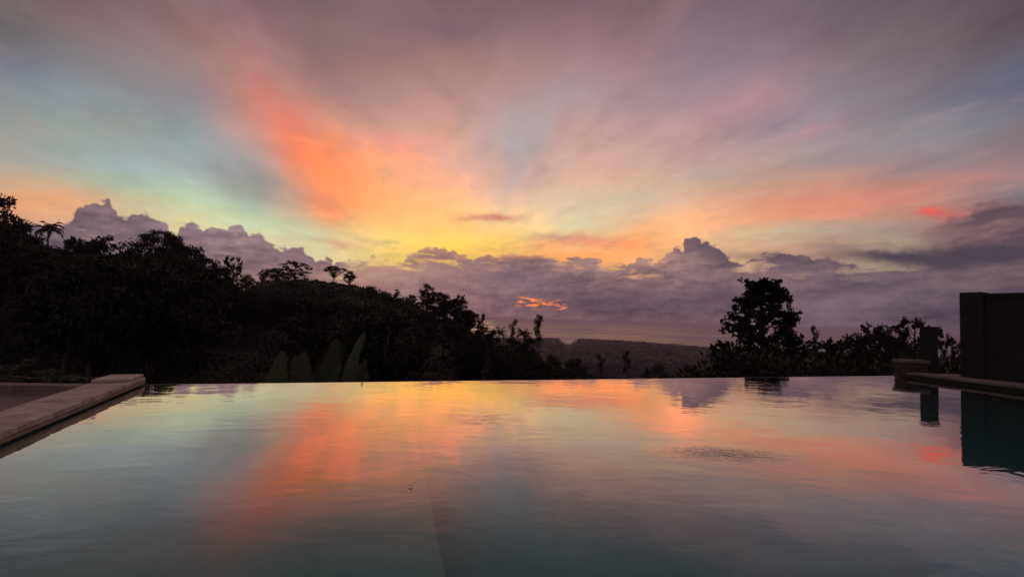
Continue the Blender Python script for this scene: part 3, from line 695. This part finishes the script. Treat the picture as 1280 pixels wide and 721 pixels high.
# trees one can tell apart along the skyline
for K, px, yt, Y, wid, lab in [
    (b_[3], 2, 241, 24, .8, 'open tall tree at the far left, highest crown on the skyline'),
    (b_[1], 28, 274, 25, .9, 'rounded tree just right of the highest crown on the left'),
    (p_[0], 62, 276, 27, .6, 'spiky palm standing against the cloud near the left edge'),
    (b_[2], 95, 299, 28, 1.1, 'low broad tree right of the spiky palm'),
    (l_[1], 94, 294, 30, .55, 'thin feathery treetop poking above the low broad tree'),
    (l_[0], 132, 292, 30, .8, 'ragged open crown below the tall left cumulus cloud'),
    (b_[0], 168, 294, 30, 1.0, 'dense tree between the ragged open crown and the layered treetop'),
    (u_[0], 203, 286, 31, .62, 'layered wide treetop with a flat top, left of the mid cloud'),
    (b_[3], 216, 297, 31, .9, 'dark rounded tree under the layered flat treetop'),
    (b_[1], 252, 314, 33, 1.05, 'sloping dark tree right of the layered flat treetop'),
    (l_[1], 293, 319, 38, .7, 'arching tree with a see-through rim, left of the bare ridge'),
    (b_[2], 273, 330, 36, 1.0, 'low dark tree at the foot of the arching tree'),
    (b_[0], 330, 335, 50, .9, 'rounded tree at the left end of the bare ridge'),
    (l_[0], 370, 326, 55, 2.1, 'wide lacy tree standing on the crest of the bare ridge'),
    (b_[0], 308, 341, 46, 1.2, 'bushy tree filling the dip beside the arching tree'),
    (b_[3], 118, 300, 29, 1.3, 'wide dark crown left of the ragged open crown'),
    (b_[2], 232, 305, 31, 1.1, 'dark crown on the shoulder below the layered flat treetop'),
    (K_shrub[0], 395, 348, 56, 1.2, 'small shrub on the bare ridge left of the lone flat tree'),
    (K_shrub[1], 462, 356, 56, 1.3, 'small shrub on the falling part of the bare ridge'),
    (K_shrub[0], 482, 362, 55, 1.4, 'second small shrub further down the bare ridge'),
    (b_[2], 348, 335, 55, 2.0, 'smaller lacy tree leaning on the wide ridge tree'),
    (u_[1], 419, 332, 56, 1.1, 'small flat tree alone on the bare ridge'),
    (b_[1], 437, 338, 56, 1.3, 'small low tree beside the lone flat ridge tree'),
    (b_[2], 514, 368, 50, 1.3, 'wide low tree filling the slope left of the leafy rounded one'),
    (b_[3], 548, 364, 47, 1.3, 'dense spreading tree under the leafy rounded one'),
    (b_[2], 570, 372, 44, 1.2, 'bulky dark tree just above the step in the ridge'),
    (b_[3], 580, 388, 43, 1.3, 'broad dark tree below the step in the ridge'),
    (b_[0], 605, 404, 44, 1.2, 'broad dark tree at the lower end of the wooded ridge'),
    (b_[1], 640, 420, 45, 1.3, 'broad low tree under the slender round-tufted tree'),
    (b_[3], 496, 361, 53, .8, 'little rounded tree where the bare ridge starts to drop'),
    (b_[1], 534, 353, 46, .85, 'leafy rounded tree standing above the dropping ridge'),
    (b_[0], 556, 364, 45, .8, 'dark tree right below the leafy rounded one'),
    (l_[0], 574, 367, 43, .7, 'large-leaved crown at the step in the ridge'),
    (b_[2], 588, 386, 42, .75, 'dense tree at the right foot of the step in the ridge'),
    (l_[1], 601, 390, 43, .5, 'small tree with clumpy leaves above the sea horizon'),
    (s_[0], 641, 398, 45, .8, 'slender tree with a single round tuft against the sea'),
    (s_[1], 674, 392, 46, .7, 'tall slender tree with two leaf tufts against the sea'),
    (p_[0], 655, 410, 46, .6, 'short palm between the two slender trees'),
    (p_[1], 625, 408, 45, .6, 'short palm left of the slender round-tufted tree'),
    (b_[3], 664, 420, 45, .8, 'dense low tree beneath the tall slender tree'),
    (b_[1], 615, 412, 43, .8, 'dense low tree beneath the short left palm'),
    (b_[0], 692, 440, 47, .8, 'low tree at the right end of the wooded slope'),
    (s_[0], 752, 442, 56, .9, 'faint thin tree over the hazy lowland, left one'),
    (s_[1], 783, 437, 60, .7, 'faint pointed tree over the hazy lowland, taller right one'),
    (b_[2], 720, 447, 52, .9, 'dim round tree low on the slope before the bay'),
    (b_[0], 822, 449, 62, .8, 'dim low tree in front of the hazy headland'),
    (b_[3], 862, 455, 58, .9, 'dim low tree left of the big large-leaved tree'),
    (K_big, 951, 344, 17, 1.12, 'big large-leaved tree standing alone beyond the pool edge'),
    (s_[0], 989, 367, 19, .35, 'thin sprig rising beside the big large-leaved tree'),
    (s_[1], 1018, 405, 19, .4, 'short thin tree right of the big large-leaved tree'),
    (l_[1], 1052, 420, 17, .7, 'low leafy tree right of the short thin tree'),
    (l_[0], 1088, 401, 17, .6, 'leafy tree in the middle of the right-hand thicket'),
    (l_[1], 1142, 394, 14, .62, 'open tree with lacy twigs behind the stone pier'),
    (l_[0], 1176, 407, 12.5, .45, 'small leafy tree between the post and the wall'),
    (l_[1], 1204, 424, 13, .5, 'leaf tips showing beside the end pillar of the wall'),
    (l_[0], 1028, 424, 17, .9, 'bushy tree at the left end of the right-hand thicket'),
    (b_[1], 1068, 414, 18, .9, 'rounded bushy tree in the right-hand thicket'),
    (b_[2], 1104, 412, 17, .9, 'dense bushy tree left of the narrow dark one'),
    (b_[0], 1136, 418, 16, .8, 'low dense tree right behind the stone pier'),
    (b_[3], 985, 420, 18, .9, 'dense low tree at the right foot of the big large-leaved tree'),
    (b_[2], 912, 424, 18, .8, 'dense low tree at the left foot of the big large-leaved tree'),
    (s_[0], 1114, 407, 15, .7, 'narrow dark tree left of the lacy tree'),
]: put(K, px, yt, Y*(FAR if px < 890 else 2.7), lab, wid)
# shrubs filling the edge beyond the water
for i, (px, yt, Y, wid) in enumerate([(905, 436, 14, 1.0), (935, 430, 14.5, 1.0), (968, 432, 14, 1.0), (1000, 436, 13.5, 1.0), (1030, 438, 13, 1.0), (1062, 436, 12.5, 1.0), (1095, 440, 12, 1.0), (1120, 442, 11.5, .9), (1150, 440, 11, .9), (1185, 440, 10.5, .9), (1210, 445, 10.5, .9), (1245, 440, 11, .9)]):
    put(K_shrub[i % 2], px, yt, Y, 'dark shrub in the thicket beyond the right part of the pool edge', wid, group='thicket shrubs beyond the pool', hmin=2.2)
SKY_ = [(-400, 230), (0, 262), (40, 285), (75, 300), (120, 303), (215, 300), (250, 322), (300, 345), (400, 356), (470, 366), (520, 372), (560, 378), (585, 396), (610, 416), (660, 428), (700, 446), (760, 458), (880, 466)]
for i in range(150):
    px = random.uniform(-40, 760); u = (px-CX)/F
    yr = float(np.interp(px, [q[0] for q in RIDGE], [q[1]*FAR for q in RIDGE]))
    Y = 16 + (yr-20)*random.random()**.75
    sk = float(np.interp(px, [q[0] for q in SKY_], [q[1] for q in SKY_]))
    x, _, zmax = at_depth(px, sk+14, Y); zg = ground(x, Y)
    h = min(random.uniform(4.0, 7.0)+.06*Y, zmax-zg)
    if h < 1.6: continue
    K = random.choice(b_+b_+[p_[i % 2]] + l_)
    if 300 < px < 500 and h < 4: K = random.choice(K_shrub)
    lab = {'broadleaf_tree': 'dark broadleaf tree in the unlit mass of the hillside below the skyline', 'coconut_palm': 'dark palm in the unlit mass of the hillside below the skyline',
           'open_crowned_tree': 'dark open-crowned tree in the unlit mass of the hillside below the skyline', 'shrub': 'dark shrub on the unlit slope below the bare ridge'}[K.name]
    K.place((x, Y, zg), h, lab, random.uniform(.75, 1.1), None, K.name.replace('_', ' ')+'s in the dark hillside')

# banana plants just below the overflow edge
def paddle(L, Wd, up, droop, az_, n=22):
    V, Fc = [], []
    d = Vector((math.cos(az_), math.sin(az_), 0)); s = Vector((-d.y, d.x, 0)); p = Vector((0, 0, 0)); a = up
    for i in range(n+1):
        t_ = i/n; w = random.choice((1, 1, .97, .93, .8, .99))*Wd/2*max(.04, math.sin(math.pi*min(1, t_*.93+.05))**.55)*(1 if t_ < .96 else .4)
        tg = d*math.cos(a)+Vector((0, 0, math.sin(a))); nn = tg.cross(s)
        V += [tuple(p+s*w-nn*w*.28+nn*random.uniform(-.012, .012)), tuple(p), tuple(p-s*w-nn*w*.28+nn*random.uniform(-.012, .012))]
        if i: b = 3*(i-1); Fc += [(b, b+1, b+4, b+3), (b+1, b+2, b+5, b+4)]
        p = p + tg*(L/n); a -= droop/n
    return V, Fc
def banana(px, Y, ls, label):
    x = at_depth(px, 470, Y).x; zb = ground(x, Y)
    o = thing('banana_plant', label, 'banana plant', (x, Y, zb))
    ztip = max(q[0] for q in ls); zc = .7
    V, Fc = [], []; tube(V, Fc, [(0, 0, -.5), (.02, 0, .3), (0, 0, zc)], [.11, .09, .05], 9)
    mesh_obj('stem', V, Fc, M_banana, o, True)
    for zt, az_, up, dr, wd_ in ls:
        L = (zt-zb-zc)*(1.03+.22*max(0, dr-.25))
        Vp, Fp = paddle(L, wd_, up, dr, az_)
        mesh_obj('leaf', Vp, Fp, M_banana, o, True, (0, 0, zc-.1))
banana(328, 7.6, [(.24, 1.4, 1.5, .3, .54), (-.15, 2.5, 1.25, .7, .40), (-.25, .5, 1.2, .8, .40), (-.3, 1.9, 1.1, .9, .40)], 'banana plant with one broad upright leaf at the pool edge')
banana(372, 8.0, [(.20, 1.9, 1.42, .45, .48), (.05, 1.1, 1.35, .5, .50), (-.05, 2.5, 1.25, .6, .46), (-.1, .5, 1.22, .7, .46), (-.3, 1.5, 1.1, .9, .5)], 'low clump of broad banana leaves between the two taller banana plants')
banana(404, 8.3, [(.60, .9, 1.45, .4, .50), (.45, 1.7, 1.44, .4, .52), (.25, 2.4, 1.30, .6, .50), (.20, 1.25, 1.28, .6, .48), (.05, 1.3, 1.2, .7, .52), (-.1, 2.7, 1.1, .8, .48)], 'tallest banana plant, rightmost of the three at the pool edge')

# arching fern bushes beside the left terrace
def fern(px, ytop, Y, n, L, label, seed):
    random.seed(seed); x, _, zt = at_depth(px, ytop, Y)
    o = thing('fern_bush', label, 'fern', (x, Y, zt-L*.75))
    V, Fc, Q = [], [], []
    for i in range(n):
        P, q = frond((random.uniform(-.1, .1), random.uniform(-.1, .1), 0), i*2.4, random.uniform(.5, 1.35), L*random.uniform(.8, 1.1), 26, .2, random.uniform(.7, 1.1), .045)
        tube(V, Fc, P[::2], [.012, .011, .01, .008, .006, .004], 4); Q.append(q)
    V2, F2 = [], []; tube(V2, F2, [(0, 0, -1.2), (0, 0, 0)], [.12, .1], 7)
    mesh_obj('stem', V2+V, F2+[tuple(i+len(V2) for i in f) for f in Fc], M_bark, o, True)
    quads_obj('fronds', np.concatenate(Q), M_fern, o)
fern(12, 447, 8.6, 26, 1.0, 'arching fern bush at the left edge beyond the terrace', 31)
fern(66, 455, 8.4, 30, .9, 'low spreading fern bush right of the first, by the kerb', 32)
random.seed(40)

# undergrowth over the hillside
Q = []
for i in range(7000):
    px = random.uniform(-80, 1330); Y = 11 + 130*random.random()**1.5
    x = at_depth(px, 430, Y).x; zg = ground(x, Y); s0 = .35 + .012*Y
    bare = 305 < px < 500 and Y > 92
    k = 24 if bare else 44
    offv = unit(k)*(rng.random((k, 1))**.5)*np.array([1.3, 1.3, .8])*s0*(.45 if bare else 1)*np.array([1, 1, .4 if bare else 1])
    offv[:, 2] = np.abs(offv[:, 2])
    Q.append(leaves(np.array([x, Y, zg-.05])+offv, offv+unit(k)*s0*.6, s0*.36*rng.uniform(.5, 1.2, k), s0*.17))
ug = quads_obj('hillside_undergrowth', np.concatenate(Q), M_under); ug['kind'] = 'stuff'
# tree cover of the lowland towards the coast, a far wood that reads as one mass
Q = []
for i in range(30000):
    a = random.uniform(-.1, .95); r = 150*(2400/150)**(random.random()**.8)
    x, y = math.sin(a)*r, math.cos(a)*r; zg = ground(x, y)
    if zg < SEA+1: continue
    s0 = .8 + min(r, 900)*.0014
    k = 9; offv = unit(k)*(rng.random((k, 1))**.4)*s0*np.array([1.5, 1.5, 1.0]); offv[:, 2] = np.abs(offv[:, 2])
    Q.append(leaves(np.array([x, y, zg-.2])+offv, unit(k), s0*1.5, s0*1.0))
fw = quads_obj('lowland_wood', np.concatenate(Q), M_far); fw['kind'] = 'stuff'

# small floating scrap
random.seed(3)
Vl, Fl = [], []
for i in range(7):
    t_ = i/6; w = .006*math.sin(math.pi*min(.97, t_*.9+.06))
    Vl += [(-.012+.024*t_, w, .004+.004*math.sin(3*t_)), (-.012+.024*t_, 0, .0025+.004*math.sin(3*t_)), (-.012+.024*t_, -w, .0045+.004*math.sin(3*t_))]
    if i: b = 3*(i-1); Fl += [(b, b+1, b+4, b+3), (b+1, b+2, b+5, b+4)]
tag(mesh_obj('floating_leaf', Vl, Fl, M_bark, loc=(-.475, 2.30, .001)), 'tiny dark leaf scrap floating on the open pool water', 'leaf')

# ------------------------------------------------------------------ air
hm, t = new_mat('haze_air')
pv = t.n('ShaderNodeVolumePrincipled'); pv.inputs['Color'].default_value = (1.0, 0.79, 1.0, 1); pv.inputs['Density'].default_value = 8.5e-5; pv.inputs['Anisotropy'].default_value = 0.25
o = t.n('ShaderNodeOutputMaterial'); t.L(pv.outputs[0], o.inputs['Volume'])
hz = mesh_obj('haze', *prism([(-27000, -27000), (27000, -27000), (27000, 27000), (-27000, 27000)], -140.0, 19.0), hm); hz['kind'] = 'stuff'

# ------------------------------------------------------------------ sun: down in the cloud bank
sl = bpy.data.lights.new('sun', 'SUN'); so = bpy.data.objects.new('sun', sl); COL.objects.link(so)
sl.energy = 0.005; sl.angle = R(4); sl.color = (1.0, 0.55, 0.30)
sa = azel(600, 0)[0]
so.rotation_euler = Vector((-math.sin(sa)*math.cos(R(1.5)), -math.cos(sa)*math.cos(R(1.5)), -math.sin(R(1.5)))).to_track_quat('-Z', 'Y').to_euler()
c = sc.cycles
c.max_bounces = 6; c.diffuse_bounces = 3; c.glossy_bounces = 3; c.transmission_bounces = 4; c.volume_bounces = 2; c.transparent_max_bounces = 4
c.caustics_refractive = True; c.caustics_reflective = False; c.sample_clamp_indirect = 4
